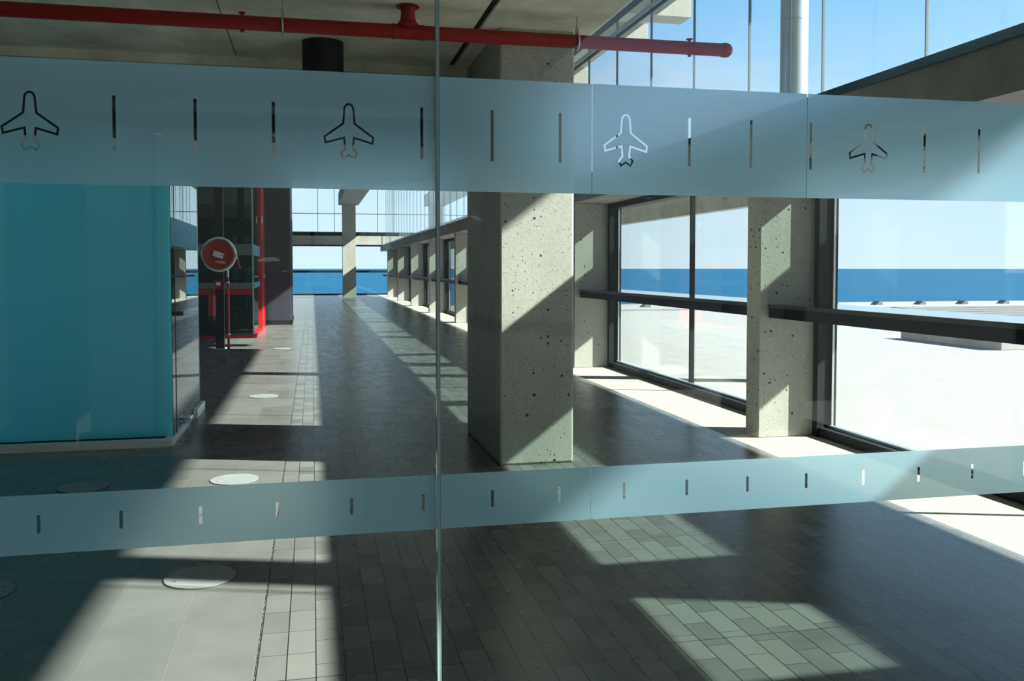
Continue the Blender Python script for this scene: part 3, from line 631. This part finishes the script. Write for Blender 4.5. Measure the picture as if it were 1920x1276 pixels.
# ------------------------------------------------------------------ round floor covers
cv = [(-0.497, 4.12, 'round pale floor cover half in sunlight, nearest the camera in the sunlit strip'), (-0.503, 6.00, 'round pale floor cover in the sunlit strip, second from the camera'),
      (-0.52, 9.87, 'round pale floor cover in the sunlit strip, third from the camera'), (-0.52, 15.7, 'round pale floor cover in the sunlit strip, beside the hose reel'),
      (-1.40, 4.12, 'round floor cover in shade at the bottom left edge'), (-1.41, 6.00, 'round floor cover in shade in front of the glass room')]
pro = None
for x, y, lab in cv:
    if pro is None:
        pro = thing('floor_cover', (x, y, 0), lab, 'floor cover', 'round covers in the paving')
        MB().cyl((x, y, 0), (x, y, 0.0025), 0.156, seg=64).build('rim', MT['ring'], pro)
        MB().cyl((x, y, 0.002), (x, y, 0.005), 0.151, seg=64).build('lid', MT['cover'], pro)
        for a in (0.4, 0.4 + PI):
            m = MB(); m.cyl((x + .11 * math.cos(a), y + .11 * math.sin(a), 0.004), (x + .11 * math.cos(a), y + .11 * math.sin(a), 0.0056), 0.006, seg=12)
            m.build('key_hole', MT['ring'], pro)
    else:
        o = copy_tree(pro); o.location = (x, y, 0); o['label'] = lab

# ------------------------------------------------------------------ what the glass mirrors: the camera-side porch and the hillside
pw = sempty('wall_front', (-1, -4, 0), 'open framed front of the porch behind the camera', 'wall')
m = MB(); m.box(-9, 1.9, -4.1, -3.9, 2.72, 3.0); m.box(-9, 1.9, -4.06, -3.94, 2.46, 2.58); m.box(-9, 1.9, -4.06, -3.94, 0.0, 0.10)
for x in (-8.4, -7.2, -6.0, -4.8, -3.6, -2.4, -1.2, 0, 1.2): m.box(x - .04, x + .04, -4.05, -3.95, 2.5, 2.8); m.box(x - .015, x + .015, -4.03, -3.97, 0.1, 2.5)
m.build('frame', MT['frame'], pw)
MB().box(-2.2, -1.75, -4.3, -3.85, 0, 3.0).build('pier', MT['porch'], pw)
struct(MB().box(-4.3, -4.1, -3.9, 1.6, 0, 3.0).build('shade_wall', MT['conc_dark']), 'unseen dark side wall added left of the camera to darken the frosted bands', 'wall')  # unseen wall added to cut light on the left of the bands
hm = mat('dark_hillside', (0.06, 0.08, 0.05), 0.9); ntm = hm.node_tree; b = ntm.nodes['Principled BSDF']
g = N(ntm, 'ShaderNodeNewGeometry'); vo = N(ntm, 'ShaderNodeTexVoronoi'); vo.inputs['Scale'].default_value = 0.045; mpp = N(ntm, 'ShaderNodeMapping'); mpp.inputs['Scale'].default_value = (0.5, 1, 2.0)
L(ntm, g.outputs['Position'], mpp.inputs[0]); L(ntm, mpp.outputs[0], vo.inputs['Vector'])
n1 = N(ntm, 'ShaderNodeTexNoise'); n1.inputs['Scale'].default_value = 0.012; n1.inputs['Detail'].default_value = 8; L(ntm, g.outputs['Position'], n1.inputs['Vector'])
lt = _math(ntm, 'LESS_THAN', vo.outputs['Distance'], 0.16); gt = _math(ntm, 'GREATER_THAN', n1.outputs['Fac'], 0.54); f_ = _math(ntm, 'MULTIPLY', lt, gt)
mh = N(ntm, 'ShaderNodeMix', data_type='RGBA'); L(ntm, f_, mh.inputs[0]); mh.inputs[6].default_value = (0.022, 0.034, 0.024, 1); mh.inputs[7].default_value = (0.32, 0.31, 0.29, 1); L(ntm, mh.outputs[2], b.inputs['Base Color'])
bm = bmesh.new(); G = 60; H_ = 14; grid = []
for j in range(H_ + 1):
    row = []
    for i in range(G + 1):
        a = -PI * 0.95 + (PI * 0.82) * i / G + 0.0
        rr = 500 + 1500 * j / H_
        zz = -30 + 620 * (j / H_) ** 0.8 * (0.75 + 0.25 * math.sin(i * 0.35 + 1) * math.cos(i * 0.13)) + random.uniform(-14, 14)
        row.append(bm.verts.new((rr * math.cos(a), rr * math.sin(a), zz)))
    grid.append(row)
for j in range(H_):
    for i in range(G): bm.faces.new((grid[j][i], grid[j][i + 1], grid[j + 1][i + 1], grid[j + 1][i]))
mb = MB(); mb.bm.free(); mb.bm = bm
struct(mb.build('hillside', hm, None, True), 'dark hillside dotted with houses, seen only mirrored in the glass', 'hillside')
struct(MB().box(-400, 400, -500, -6.0, -0.7, -0.45).build('forecourt', MT['asphalt']), 'grey forecourt behind the camera', 'ground')
